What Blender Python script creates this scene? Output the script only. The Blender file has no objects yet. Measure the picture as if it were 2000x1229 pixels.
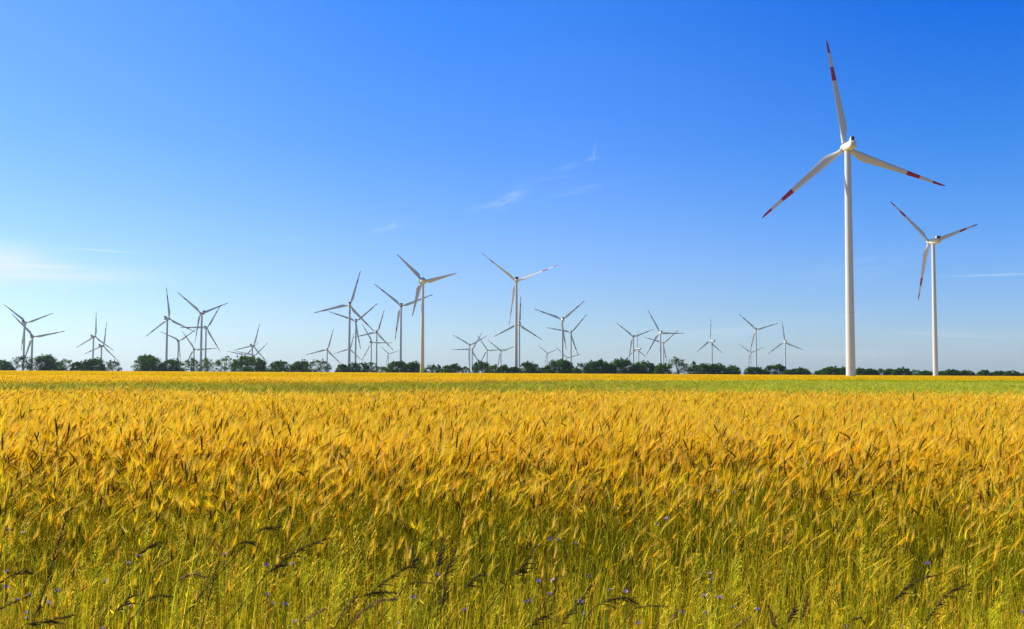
import bpy, math, random
import numpy as np
from mathutils import Matrix, Vector

# ------------------------------------------------------------------ camera, sky, sun, exposure
S = bpy.context.scene
COL = S.collection
R = math.radians
EYE = 1.75
FPX = 1944.4                                   # focal length in pixels of a 2000 px wide picture (35 mm lens)
PITCH = math.atan((728 - 614.5) / FPX)
ROLL = math.atan(11 / 2000.0)
FW = Vector((0, math.cos(PITCH), math.sin(PITCH)))
U0 = Vector((0, -math.sin(PITCH), math.cos(PITCH)))
CR = Vector((1, 0, 0)) * math.cos(ROLL) + U0 * math.sin(ROLL)
CU = Vector((1, 0, 0)) * -math.sin(ROLL) + U0 * math.cos(ROLL)
cam_d = bpy.data.cameras.new("camera")
cam_d.lens = 35; cam_d.sensor_width = 36; cam_d.clip_start = 0.1; cam_d.clip_end = 60000
cam = bpy.data.objects.new("camera", cam_d); COL.objects.link(cam)
m = Matrix.Identity(4)
for i in range(3):
    m[i][0] = CR[i]; m[i][1] = CU[i]; m[i][2] = -FW[i]
m[2][3] = EYE
cam.matrix_world = m
S.camera = cam

SUN_AZ = R(-68)                                # from the viewing direction, towards the left
SUN_EL = R(40)
sd = Vector((math.sin(SUN_AZ) * math.cos(SUN_EL), math.cos(SUN_AZ) * math.cos(SUN_EL), math.sin(SUN_EL)))
sun_d = bpy.data.lights.new("sun", 'SUN')
sun_d.energy = 5.0; sun_d.angle = R(0.53); sun_d.color = (1.0, 0.945, 0.84)
sun = bpy.data.objects.new("sun", sun_d); COL.objects.link(sun)
sun.rotation_euler = sd.to_track_quat('Z', 'Y').to_euler()
sun.location = sd * 300

S.render.filter_size = 1.15
S.view_settings.view_transform = 'Standard'
S.view_settings.look = 'None'
S.view_settings.exposure = 0.72
S.view_settings.gamma = 1.0
S.view_settings.use_curve_mapping = False


class NT:
    """small node-tree writer"""
    def __init__(s, tree):
        s.t = tree; s.n = tree.nodes; s.l = tree.links

    def new(s, kind, **kw):
        n = s.n.new(kind)
        for k, v in kw.items():
            setattr(n, k, v)
        return n

    def put(s, sock, v):
        if hasattr(v, 'is_output'):
            s.l.new(v, sock)
        elif v is not None:
            sock.default_value = v

    def math(s, op, a, b=None, c=None, clamp=False):
        n = s.new('ShaderNodeMath', operation=op, use_clamp=clamp)
        for i, v in enumerate((a, b, c)):
            s.put(n.inputs[i], v)
        return n.outputs[0]

    def mix(s, f, a, b, kind='MIX'):
        n = s.new('ShaderNodeMix', data_type='RGBA', blend_type=kind)
        n.clamp_factor = True
        s.put(n.inputs[0], f)
        s.put(n.inputs[6], a if hasattr(a, 'is_output') else (*a, 1))
        s.put(n.inputs[7], b if hasattr(b, 'is_output') else (*b, 1))
        return n.outputs[2]

    def step(s, v, lo, hi):
        n = s.new('ShaderNodeMapRange', interpolation_type='SMOOTHSTEP')
        s.put(n.inputs[0], v); n.inputs[1].default_value = lo; n.inputs[2].default_value = hi
        return n.outputs[0]

    def noise(s, vec, scale, detail=3.0, rough=0.55):
        n = s.new('ShaderNodeTexNoise')
        s.put(n.inputs['Vector'], vec)
        n.inputs['Scale'].default_value = scale; n.inputs['Detail'].default_value = detail
        n.inputs['Roughness'].default_value = rough
        return n.outputs['Fac']

    def ramp(s, v, stops):
        n = s.new('ShaderNodeValToRGB')
        s.put(n.inputs[0], v)
        e = n.color_ramp.elements
        while len(e) > 1:
            e.remove(e[0])
        e[0].position = stops[0][0]; e[0].color = (*stops[0][1], 1)
        for p, c in stops[1:]:
            q = e.new(p); q.color = (*c, 1)
        return n.outputs[0]


W = bpy.data.worlds.new("World"); S.world = W; W.use_nodes = True
SKY_STRENGTH = 0.062
w = NT(W.node_tree); w.n.clear()
sky = w.new('ShaderNodeTexSky', sky_type='NISHITA')
sky.sun_disc = False
sky.sun_elevation = SUN_EL
sky.sun_rotation = SUN_AZ
sky.altitude = 100; sky.air_density = 1.0; sky.dust_density = 0.6; sky.ozone_density = 2.0
tc = w.new('ShaderNodeTexCoord')
sep = w.new('ShaderNodeSeparateXYZ'); w.l.new(tc.outputs['Generated'], sep.inputs[0])
dx, dy, dz = sep.outputs
az = w.math('ARCTAN2', dx, dy)                 # compass angle in radians, 0 = towards the wind farm
el = w.math('ARCSINE', dz)
col = sky.outputs[0]
# the photograph's sky is deep and clear: tint the physical sky by elevation, stronger away from the sun; unseen sky overhead darkened to cut fill light
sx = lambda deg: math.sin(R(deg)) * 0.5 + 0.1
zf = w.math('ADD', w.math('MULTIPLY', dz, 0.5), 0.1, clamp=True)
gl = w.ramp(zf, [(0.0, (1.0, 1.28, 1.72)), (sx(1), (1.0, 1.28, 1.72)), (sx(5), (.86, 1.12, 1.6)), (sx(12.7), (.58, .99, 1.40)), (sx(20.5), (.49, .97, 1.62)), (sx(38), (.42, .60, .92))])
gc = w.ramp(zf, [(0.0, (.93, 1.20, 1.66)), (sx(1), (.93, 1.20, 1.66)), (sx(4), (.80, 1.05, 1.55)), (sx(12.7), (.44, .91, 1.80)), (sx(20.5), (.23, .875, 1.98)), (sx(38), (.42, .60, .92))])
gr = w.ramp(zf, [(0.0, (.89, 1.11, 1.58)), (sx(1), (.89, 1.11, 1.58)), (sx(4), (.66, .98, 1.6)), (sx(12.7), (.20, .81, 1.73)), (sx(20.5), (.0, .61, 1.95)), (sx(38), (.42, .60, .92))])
fl = w.step(az, R(0), R(-29))
fr = w.step(az, R(0), R(29))
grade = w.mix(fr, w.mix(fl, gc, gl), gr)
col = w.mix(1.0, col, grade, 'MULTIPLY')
# thin cirrus, placed by compass angle and elevation
cv = w.new('ShaderNodeCombineXYZ'); w.put(cv.inputs[0], az); w.put(cv.inputs[1], el)


def cirrus(px, py, half_w, half_h, slope, amount, grain, stretch=6.0, thresh=(0.36, 0.66)):
    """one wisp: centre and half size in the photograph's pixels turned into angles"""
    d = (FW + CR * ((px - 1000) / FPX) - CU * ((py - 614.5) / FPX)).normalized()
    a0, e0 = math.atan2(d.x, d.y), math.asin(d.z)
    a = w.math('SUBTRACT', az, a0); e = w.math('SUBTRACT', el, e0)
    u = w.math('DIVIDE', a, half_w / FPX)
    v = w.math('DIVIDE', w.math('SUBTRACT', e, w.math('MULTIPLY', a, slope)), half_h / FPX)
    rr = w.math('ADD', w.math('MULTIPLY', u, u), w.math('MULTIPLY', v, v))
    soft = w.math('POWER', 2.718, w.math('MULTIPLY', rr, -1.6))
    mp = w.new('ShaderNodeCombineXYZ')
    w.put(mp.inputs[0], w.math('MULTIPLY', u, 1.0)); w.put(mp.inputs[1], w.math('MULTIPLY', v, stretch / 3.0)); mp.inputs[2].default_value = px * 0.013
    n = w.noise(mp.outputs[0], grain, 5.0, 0.62)
    return w.math('MULTIPLY', w.math('MULTIPLY', soft, w.step(n, *thresh)), amount * 1.0)


wisps = [cirrus(1000, 386, 34, 16, 0.55, .30, 1.6), cirrus(955, 402, 55, 7, 0.22, .20, 1.5),
         cirrus(757, 446, 32, 5, 0.22, .40, 1.5), cirrus(768, 439, 6, 8, 0.0, .25, 1.5), cirrus(1161, 296, 5, 16, 3.0, .20, 1.5),
         cirrus(1155, 311, 18, 4, 0.15, .25, 1.5), cirrus(1110, 326, 30, 7, 0.2, .14, 1.5), cirrus(1130, 372, 70, 8, 0.2, .13, 1.3),
         cirrus(1080, 347, 45, 5, 0.12, .10, 1.3), cirrus(0, 498, 85, 26, 0, .60, .9, 3, (.1, .6)), cirrus(130, 537, 190, 19, 0.02, .52, .9, 4, (.1, .6)),
         cirrus(-20, 525, 160, 42, 0.02, .40, .8, 3, (.05, .6)), cirrus(60, 520, 110, 4, 0.03, .40, 1.2, 5, (.2, .6)), cirrus(120, 541, 120, 4, 0.01, .35, 1.2, 5, (.2, .6)), cirrus(570, 467, 60, 5, 0.12, .16, 1.4), cirrus(1690, 520, 120, 26, 0.2, .10, 1.3, 8),
         cirrus(1500, 640, 220, 14, 0.16, .20, 1.2, 9), cirrus(1300, 658, 180, 10, 0.14, .16, 1.2, 9), cirrus(1880, 655, 160, 12, -0.05, .18, 1.2, 9),
         cirrus(1620, 690, 200, 8, 0.0, .20, 1.2, 9), cirrus(1790, 651, 26, 3, -.15, .25, 1.4), cirrus(1910, 675, 40, 4, -.2, .2, 1.4),
         cirrus(200, 489.5, 75, 1.7, -0.018, .45, .6, 1, (.0, .3)), cirrus(1960, 536.5, 100, 2.2, 0.005, .30, 1.2, 1, (.1, .5))]
cl = wisps[0]
for x in wisps[1:]:
    cl = w.math('ADD', cl, x, clamp=True)
col = w.mix(cl, col, (7.8, 9.0, 10.2))
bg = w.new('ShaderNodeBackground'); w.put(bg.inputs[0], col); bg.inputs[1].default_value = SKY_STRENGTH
out = w.new('ShaderNodeOutputWorld'); w.l.new(bg.outputs[0], out.inputs[0])
out_dist = None


# ------------------------------------------------------------------ helpers
def ray(px, py):
    """world direction (unit depth) of a point of the 2000x1229 photograph"""
    return FW + CR * ((px - 1000) / FPX) - CU * ((py - 614.5) / FPX)


def at(px, py, y):
    """the point at forward distance y that the photograph shows at px, py"""
    d = ray(px, py); return Vector((d.x / d.y * y, y, EYE + d.z / d.y * y))


def ground_z(y):
    """level field as far as the tree row, then land that falls gently away behind it"""
    t = min(max((y - 975) / 1500.0, 0), 1); t = t * t * (3 - 2 * t)
    return -33 * t - 9 * min(max((y - 2475) / 1500.0, 0), 1)


class MB:
    """collects vertices, faces and per-vertex colours of one mesh"""
    def __init__(s):
        s.v = []; s.f = []; s.c = []; s.m = []

    def add(s, vs, fs, cols=None, mat=0):
        o = len(s.v)
        s.v.extend([tuple(p) for p in vs])
        for f in fs:
            s.f.append(tuple(i + o for i in f)); s.m.append(mat)
        if cols is None:
            cols = [(1, 1, 1)] * len(vs)
        elif isinstance(cols, tuple):
            cols = [cols] * len(vs)
        s.c.extend(cols)

    def tube(s, path, radii, n=6, col=None, cap=True, mat=0, flat=1.0):
        path = [Vector(p) for p in path]; vs = []; cs = []
        t0 = (path[1] - path[0]).normalized()
        ref = Vector((0, 0, 1)) if abs(t0.z) < 0.9 else Vector((1, 0, 0))
        for i, p in enumerate(path):
            t = (path[min(i + 1, len(path) - 1)] - path[max(i - 1, 0)]).normalized()
            a = t.cross(ref).normalized(); b = t.cross(a)
            for k in range(n):
                q = 2 * math.pi * k / n
                vs.append(p + (a * math.cos(q) + b * math.sin(q) * flat) * radii[i])
                if isinstance(col, list):
                    cs.append(col[i])
        fs = []
        for i in range(len(path) - 1):
            for k in range(n):
                fs.append((i * n + k, i * n + (k + 1) % n, (i + 1) * n + (k + 1) % n, (i + 1) * n + k))
        if cap:
            fs.append(tuple(range(n - 1, -1, -1))); fs.append(tuple((len(path) - 1) * n + k for k in range(n)))
        s.add(vs, fs, cs if isinstance(col, list) else col, mat)

    def ribbon(s, path, widths, side, cols):
        vs = []; cs = []
        for i, p in enumerate(path):
            vs.append(p - side * widths[i] * 0.5); vs.append(p + side * widths[i] * 0.5)
            cs += [cols[i], cols[i]] if isinstance(cols, list) else [cols, cols]
        s.add(vs, [(2 * i, 2 * i + 1, 2 * i + 3, 2 * i + 2) for i in range(len(path) - 1)], cs)

    def mesh(s, name, mats, smooth=False):
        me = bpy.data.meshes.new(name)
        me.from_pydata(s.v, [], s.f)
        for mt in (mats if isinstance(mats, (list, tuple)) else [mats]):
            me.materials.append(mt)
        if any(s.m):
            me.polygons.foreach_set('material_index', s.m)
        at_ = me.color_attributes.new('tint', 'FLOAT_COLOR', 'POINT')
        at_.data.foreach_set('color', np.array([(*c, 1.0) for c in s.c], dtype=np.float32).ravel())
        me.update()
        if smooth:
            me.polygons.foreach_set('use_smooth', [True] * len(me.polygons))
            me.set_sharp_from_angle(angle=R(38))
        me.update()
        return me


def link(name, me, parent=None, loc=None):
    o = bpy.data.objects.new(name, me); COL.objects.link(o)
    if parent is not None:
        o.parent = parent
    if loc is not None:
        o.location = loc
    return o


def empty(name, loc):
    o = bpy.data.objects.new(name, None); COL.objects.link(o)
    o.location = loc; o.empty_display_size = 1.0
    return o


def tag(o, label=None, cat=None, group=None, kind=None):
    if label: o['label'] = label
    if cat: o['category'] = cat
    if group: o['group'] = group
    if kind: o['kind'] = kind
    return o


def mat(name):
    mt = bpy.data.materials.new(name); mt.use_nodes = True
    q = NT(mt.node_tree); q.n.clear()
    o = q.new('ShaderNodeOutputMaterial')
    return mt, q, o


def paint_mat(name, base, dirt=(0.42, 0.40, 0.36), amount=0.35, rough=0.45, scale=0.5, stretch=0.12, extra=None):
    """weathered gloss paint: faint vertical streaks and grime patches"""
    mt, q, o = mat(name)
    c = q.new('ShaderNodeTexCoord').outputs['Object']
    mp = q.new('ShaderNodeMapping'); q.l.new(c, mp.inputs[0]); mp.inputs['Scale'].default_value = (1, 1, stretch)
    n1 = q.noise(mp.outputs[0], scale * 2.2, 4); n2 = q.noise(c, scale * 0.35, 2)
    f = q.math('MULTIPLY', q.math('MULTIPLY', q.step(n1, .45, .8), q.step(n2, .3, .75)), amount)
    colr = base
    if extra:
        colr = extra(q, c, base)
    colr = q.mix(f, colr, dirt)
    p = q.new('ShaderNodeBsdfPrincipled'); q.put(p.inputs['Base Color'], colr)
    p.inputs['Roughness'].default_value = rough
    p.inputs['Specular IOR Level'].default_value = 0.4
    q.l.new(p.outputs[0], o.inputs[0])
    return mt


WHITE = (0.535, 0.545, 0.545)
RED = (0.38, 0.007, 0.011)


def blade_bands(q, c, base):
    """two red warning bands painted round the outer blade (blade runs along its own z, 45 m)"""
    z = q.new('ShaderNodeSeparateXYZ'); q.l.new(c, z.inputs[0]); z = z.outputs[2]
    tipb = q.math('GREATER_THAN', z, 39.4)
    b = q.math('MULTIPLY', q.math('GREATER_THAN', z, 27.9), q.math('LESS_THAN', z, 33.6))
    colr = q.mix(q.math('ADD', tipb, b, clamp=True), base, RED)
    return q.mix(q.math('LESS_THAN', z, 2.0), colr, (0.16, 0.15, 0.14))      # dark root bearing joint


def stripe(q, c, base):
    """red warning stripe round the nacelle"""
    z = q.new('ShaderNodeSeparateXYZ'); q.l.new(c, z.inputs[0]); z = z.outputs[2]
    b = q.math('MULTIPLY', q.math('GREATER_THAN', z, -1.0), q.math('LESS_THAN', z, 0.35))
    return q.mix(b, base, (0.36, 0.03, 0.035))


def maker_mark(q, c, base):
    """faint weathered teal lettering on the housing's flanks, too worn to read"""
    s_ = q.new('ShaderNodeSeparateXYZ'); q.l.new(c, s_.inputs[0])
    y, z = s_.outputs[1], s_.outputs[2]
    b = q.math('MULTIPLY', q.math('LESS_THAN', q.math('ABSOLUTE', q.math('SUBTRACT', y, 0.6)), 1.5), q.math('LESS_THAN', q.math('ABSOLUTE', z), 0.5))
    b = q.math('MULTIPLY', b, q.step(q.noise(c, 2.0, 2), .40, .55))
    return q.mix(q.math('MULTIPLY', b, .45), base, (0.12, 0.50, 0.50))


def seams(q, c, base):
    """thin grimy joint lines between the tower's steel sections"""
    z = q.new('ShaderNodeSeparateXYZ'); q.l.new(c, z.inputs[0]); z = z.outputs[2]
    f = q.math('LESS_THAN', q.math('ABSOLUTE', q.math('SUBTRACT', q.math('MODULO', q.math('ADD', z, 7.0), 24.0), 12.0)), .14)
    return q.mix(q.math('MULTIPLY', f, .45), base, (.35, .34, .31))


def green_foot(q, c, base):
    """tower foot painted in a band of soft green"""
    z = q.new('ShaderNodeSeparateXYZ'); q.l.new(c, z.inputs[0]); z = z.outputs[2]
    a = q.mix(q.math('LESS_THAN', z, 9.2), base, (0.40, 0.43, 0.22))
    return q.mix(q.math('LESS_THAN', z, 4.4), a, (0.33, 0.38, 0.14))


M_tower = paint_mat("tower_paint", WHITE, amount=.30, scale=.35, extra=seams)
M_towerg = paint_mat("tower_paint_green_foot", (0.50, 0.50, 0.48), amount=.3, scale=.35, extra=green_foot)
M_blade = paint_mat("blade_paint_red_bands", (0.57, 0.57, 0.545), amount=.25, scale=.5, stretch=.1, extra=blade_bands)
M_bladep = paint_mat("blade_paint_plain", (0.50, 0.50, 0.48), amount=.25, scale=.5, stretch=.1)
M_nac = paint_mat("nacelle_paint", (0.58, 0.56, 0.50), amount=.5, scale=.6, stretch=.5)
M_nacm = paint_mat("nacelle_paint_mark", (0.60, 0.58, 0.51), amount=.5, scale=.6, stretch=.5, extra=maker_mark)
M_nacs = paint_mat("nacelle_paint_stripe", (0.57, 0.56, 0.52), amount=.4, scale=.6, stretch=.5, extra=stripe)
M_ring = paint_mat("generator_grey", (0.40, 0.39, 0.37), amount=.4, scale=.6, stretch=.5)
M_dark = paint_mat("radiator_black", (0.018, 0.018, 0.02), dirt=(.05, .05, .05), rough=.7)

# ------------------------------------------------------------------ ground
mt, q, o = mat("field_soil")
geo = q.new('ShaderNodeNewGeometry').outputs['Position']
n1 = q.noise(geo, 0.9, 6, .65); n2 = q.noise(geo, 0.004, 3)
c = q.mix(q.step(n1, .35, .7), (0.055, 0.042, 0.022), (0.11, 0.088, 0.045))
sp = q.new('ShaderNodeSeparateXYZ'); q.l.new(geo, sp.inputs[0])
far = q.step(sp.outputs[1], 900, 980)
c = q.mix(far, c, q.mix(q.step(n2, .4, .6), (0.16, 0.17, 0.06), (0.24, 0.20, 0.08)))
bs = q.new('ShaderNodeBsdfDiffuse'); q.put(bs.inputs[0], c); q.l.new(bs.outputs[0], o.inputs[0])
M_soil = mt
g = MB()
ys = [-60, 0, 5, 20, 60, 200, 500, 800, 960] + list(range(1050, 4100, 150)) + [5000, 7000, 9500, 12000]
xs = [-7000, -4000, -2500, -1500, -900, -500, -200, -60, 0, 60, 200, 500, 900, 1500, 2500, 4000, 7000]
g.add([(x, y, ground_z(y)) for y in ys for x in xs],
      [(j * len(xs) + i, j * len(xs) + i + 1, (j + 1) * len(xs) + i + 1, (j + 1) * len(xs) + i) for j in range(len(ys) - 1) for i in range(len(xs) - 1)])
ground = link("ground", g.mesh("ground", M_soil, True)); tag(ground, kind="structure")

# ------------------------------------------------------------------ wind turbines
def blade_mesh(name, material, span, chord, root_r, hump=0.2):
    """a blade along +z: round root, widest chord at a fifth of the span, straight leading edge, thin tip; x is the trailing side"""
    b = MB(); st = [0.02, 0.045, 0.075, 0.11, 0.15, hump, .26, .34, .44, .55, .66, .78, .88, .95, .985, 1.0]
    NS = 12; rings = []
    for t in st:
        if t <= .045:
            c, th = 2 * root_r, 2 * root_r
        elif t < hump:
            k = (t - .045) / (hump - .045); k = k * k * (3 - 2 * k)
            c = 2 * root_r + (chord - 2 * root_r) * k; th = 2 * root_r * (1 - .45 * k)
        else:
            k = (t - hump) / (1 - hump)
            c = chord * (1 - .80 * k ** .86); th = 2 * root_r * .55 * (1 - k) ** 1.3 + .05
            if t > .96:
                c *= max(.2, 1 - ((t - .96) / .04) ** 2)
        lead = -root_r * (1 - .35 * t) if t < .97 else -root_r * .66 + (t - .97) * 3
        tw = R(14) * (1 - min(1, t / .8)) ** 1.6 + R(3)
        bend = -1.6 * t * t * span / 45
        ring = []
        for k in range(NS):
            a = 2 * math.pi * k / NS
            x = lead + c * .5 * (1 - math.cos(a)); yy = th * .5 * math.sin(a)
            xn = (x - lead) / max(c, .01)
            if t > .06:
                yy *= (1 - .72 * xn ** 1.3) * 1.15
            ring.append((x * math.cos(tw) - yy * math.sin(tw), x * math.sin(tw) + yy * math.cos(tw) - bend * 0 , t * span))
        rings += ring
    fs = [(i * NS + k, i * NS + (k + 1) % NS, (i + 1) * NS + (k + 1) % NS, (i + 1) * NS + k) for i in range(len(st) - 1) for k in range(NS)]
    fs += [tuple(range(NS - 1, -1, -1)), tuple((len(st) - 1) * NS + k for k in range(NS))]
    b.add(rings, fs)
    return b.mesh(name, material, True)


def tower_mesh(name, material, h, r0, r1, sections=8):
    b = MB(); zs = [h * i / sections for i in range(sections + 1)]
    b.tube([(0, 0, z) for z in zs], [r0 + (r1 - r0) * (z / h) ** 1.05 for z in zs], 32)
    return b.mesh(name, material, True)


def loft_y(b, secs, n=20, power=3.2, mat_=0):
    """rounded-box hull along y; secs = (y, half width, z low, z high)"""
    vs = []
    for (y, hw, zl, zh) in secs:
        cz, hz = (zl + zh) / 2, (zh - zl) / 2
        for k in range(n):
            a = 2 * math.pi * k / n
            ca, sa = math.cos(a), math.sin(a)
            vs.append((hw * math.copysign(abs(ca) ** (2 / power), ca), y, cz + hz * math.copysign(abs(sa) ** (2 / power), sa)))
    N = len(secs)
    fs = [(i * n + k, (i + 1) * n + k, (i + 1) * n + (k + 1) % n, i * n + (k + 1) % n) for i in range(N - 1) for k in range(n)]
    fs += [tuple(range(n)), tuple((N - 1) * n + k for k in range(n - 1, -1, -1))]
    b.add(vs, fs, mat=mat_)


def nacelle_mesh(name, material):
    b = MB()
    loft_y(b, [(3.1, 1.35, -1.4, 1.45), (2.6, 1.75, -1.75, 1.75), (0.5, 1.85, -1.95, 1.95), (-3.5, 1.85, -1.95, 2.05), (-5.6, 1.8, -1.75, 2.05), (-6.5, 1.6, -1.35, 1.9), (-7.0, 1.1, -.8, 1.4)])
    b.tube([(0, 0, -2.6), (0, 0, -1.8)], [1.38, 1.38], 20)
    return b.mesh(name, material, True)


def cooler_meshes(wd):
    """raised cooler at the rear of the roof: sloped fairing, dark radiator facing back, frame round it"""
    f = MB(); h = 2.0; z0 = 1.9; y1, y0 = -6.2, -3.4; t = wd / 2
    f.add([(-t, y0, z0), (t, y0, z0), (t, y1, z0), (-t, y1, z0), (-t, y1 + .5, z0 + h), (t, y1 + .5, z0 + h), (t, y1, z0 + h), (-t, y1, z0 + h)],
          [(0, 1, 5, 4), (4, 5, 6, 7), (0, 4, 7, 3), (1, 2, 6, 5), (3, 7, 6, 2), (0, 3, 2, 1)])
    r = MB()
    n = 3
    for i in range(n):
        a = -t + .14 + (2 * t - .28) * i / n; c = -t + .14 + (2 * t - .28) * (i + 1) / n - .1
        r.add([(a, y1 - .16, z0 + .25), (c, y1 - .16, z0 + .25), (c, y1 - .16, z0 + h - .12), (a, y1 - .16, z0 + h - .12),
               (a, y1 - .003, z0 + .25), (c, y1 - .003, z0 + .25), (c, y1 - .003, z0 + h - .12), (a, y1 - .003, z0 + h - .12)],
              [(0, 1, 2, 3), (0, 4, 5, 1), (1, 5, 6, 2), (2, 6, 7, 3), (3, 7, 4, 0), (7, 6, 5, 4)])
    return f.mesh("cooler", M_nac), r.mesh("radiator", M_dark)


def hub_mesh(name, material, r=1.75, nose=2.4):
    b = MB(); p = []; rr = []
    for t in np.linspace(0, 1, 9):
        a = t * math.pi / 2
        p.append((0, math.sin(a) * nose, 0)); rr.append(max(.02, r * math.cos(a) ** .8))
    b.tube([(0, -1.5, 0), (0, -1.2, 0)] + p, [r * .82, r * .97] + rr, 20)
    return b.mesh(name, material, True)


ME_blade = blade_mesh("blade", M_blade, 45.0, 3.55, .92)
ME_bladep = blade_mesh("blade_plain", M_bladep, 34.0, 4.0, .85, .22)
ME_nac = {'plain': nacelle_mesh("nacelle", M_nac), 'mark': nacelle_mesh("nacelle_marked", M_nacm), 'stripe': nacelle_mesh("nacelle_striped", M_nacs)}
ME_hub = hub_mesh("hub", M_nac)
ME_cool = cooler_meshes(3.6)
ME_fin = cooler_meshes(1.7)
ME_tower = tower_mesh("tower", M_tower, 100, 1.86, 1.24)
TILT = R(4)
TCAT = "wind turbine"
TGRP = "wind turbines of the wind farm"


def turbine(hub, psi, phase, label, style='plain', fin=False, nac_len=1.0, nac_w=1.0, pitch=0.0, off=4.6):
    psi = R(psi); hub = Vector(hub)
    ah = Vector((math.sin(psi), math.cos(psi), 0))
    a = ah * math.cos(TILT) + Vector((0, 0, math.sin(TILT)))
    s = Vector((math.cos(psi), -math.sin(psi), 0)); u = s.cross(a)
    base = hub - ah * off; gz = ground_z(base.y) - 0.2
    t = empty("wind_turbine", (base.x, base.y, gz)); tag(t, label, TCAT, TGRP)
    top = hub.z - gz - 2.3
    tw = link("tower", ME_tower, t)
    tw.scale = (1, 1, top / 100.0)
    rot = Matrix((s, a, u)).transposed().to_4x4()
    nm = Matrix.Translation(hub - a * off - Vector((base.x, base.y, gz))) @ rot
    n = link("nacelle", ME_nac[style], t); n.matrix_basis = nm @ Matrix.Diagonal((nac_w, nac_len, nac_w, 1))
    cm, rm = ME_fin if fin else ME_cool
    c = link("cooler", cm, n); r = link("radiator", rm, n)
    if fin:
        c.location = r.location = (0.0, 0.15, 0.1)
    hm = Matrix.Translation(hub - Vector((base.x, base.y, gz))) @ rot
    h = link("hub", ME_hub, t); h.matrix_basis = hm
    for k in range(3):
        th = R(phase) + k * 2 * math.pi / 3
        d = u * math.cos(th) + s * math.sin(th); x = s * math.cos(th) - u * math.sin(th)
        bm = Matrix((x, a, d)).transposed().to_4x4() @ Matrix.Rotation(R(pitch), 4, 'Z')
        b = link("blade", ME_blade, t); b.matrix_basis = Matrix.Translation(hub - Vector((base.x, base.y, gz))) @ bm
    return t


TURB = [
(1, -760.8, 1557.1, 75.6, -2.3, 70.1),
(2, -707.1, 1470.2, 50.8, -13.2, 78.8),
(3, -745.2, 1780.2, 61.8, 13.8, 3.8),
(4, -750.0, 1828.4, 46.6, 17.4, 11.1),
(5, -486.9, 1411.8, 75.5, 10.6, 115.6),
(6, -442.9, 1413.3, 83.9, -41.7, 68.3),
(7, -508.3, 1657.7, 73.3, -1.0, 30.8),
(8, -691.3, 2068.6, 63.9, 1.8, 56.4),
(9, -647.2, 2030.3, 45.4, -12.1, 86.8),
(10, -493.7, 1903.1, 50.3, 14.3, 18.4),
(11, -658.3, 2461.0, 40.5, -12.1, 43.4),
(12, -611.9, 2366.9, 38.2, -11.5, 44.9),
(13, -201.2, 1230.5, 84.2, -11.1, 16.7),
(14, -243.8, 1552.3, 80.3, -10.8, 49.6),
(15, -247.2, 1824.8, 74.0, -0.8, 17.7),
(16, -295.0, 2101.0, 63.9, 11.1, 91.4),
(17, -379.7, 2049.1, 46.6, -12.3, 15.7),
(18, -417.9, 2573.6, 60.2, -11.0, 13.3),
(19, -462.7, 3739.2, 69.6, -9.0, 72.2),
(20, -144.9, 1295.5, 87.6, -9.3, 69.4),
(21, -82.4, 908.2, 84.8, -17.9, 75.5),
(22, 3.8, 976.7, 91.8, -3.4, 68.6),
(23, 11.3, 1589.8, 79.0, -5.7, 3.4),
(24, -93.7, 2207.2, 61.9, -6.2, 61.8),
(25, -88.7, 2213.9, 52.1, -10.6, 30.0),
(26, -61.8, 2487.9, 57.1, -4.1, 86.8),
(27, -27.2, 2482.9, 54.7, -2.7, 70.2),
(28, 124.9, 3536.4, 70.7, -18.2, 69.1),
(29, 73.7, 1470.3, 80.3, -9.4, 50.4),
(30, 106.3, 1798.9, 74.7, -2.3, 41.5),
(31, 159.0, 2903.1, 45.6, -6.5, 75.8),
(32, 242.0, 1989.7, 74.6, -2.6, 70.0),
(33, 316.3, 2511.8, 62.9, -42.2, 119.0),
(34, 256.1, 1724.6, 72.3, -8.9, 91.0),
(35, 339.0, 2230.2, 69.1, 2.1, 48.4),
(36, 392.2, 1970.2, 66.0, -39.2, 0.3),
(37, 472.7, 1928.7, 87.7, 11.0, 74.0),
(38, 737.6, 3079.4, 67.2, 0.9, 67.2),
(39, 586.1, 2140.3, 71.0, -0.3, 113.3),
(40, 136.3, 404.2, 94.6, -2.6, 109.9),
(41, 312.6, 742.3, 101.4, -13.8, 70.7),
]
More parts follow.
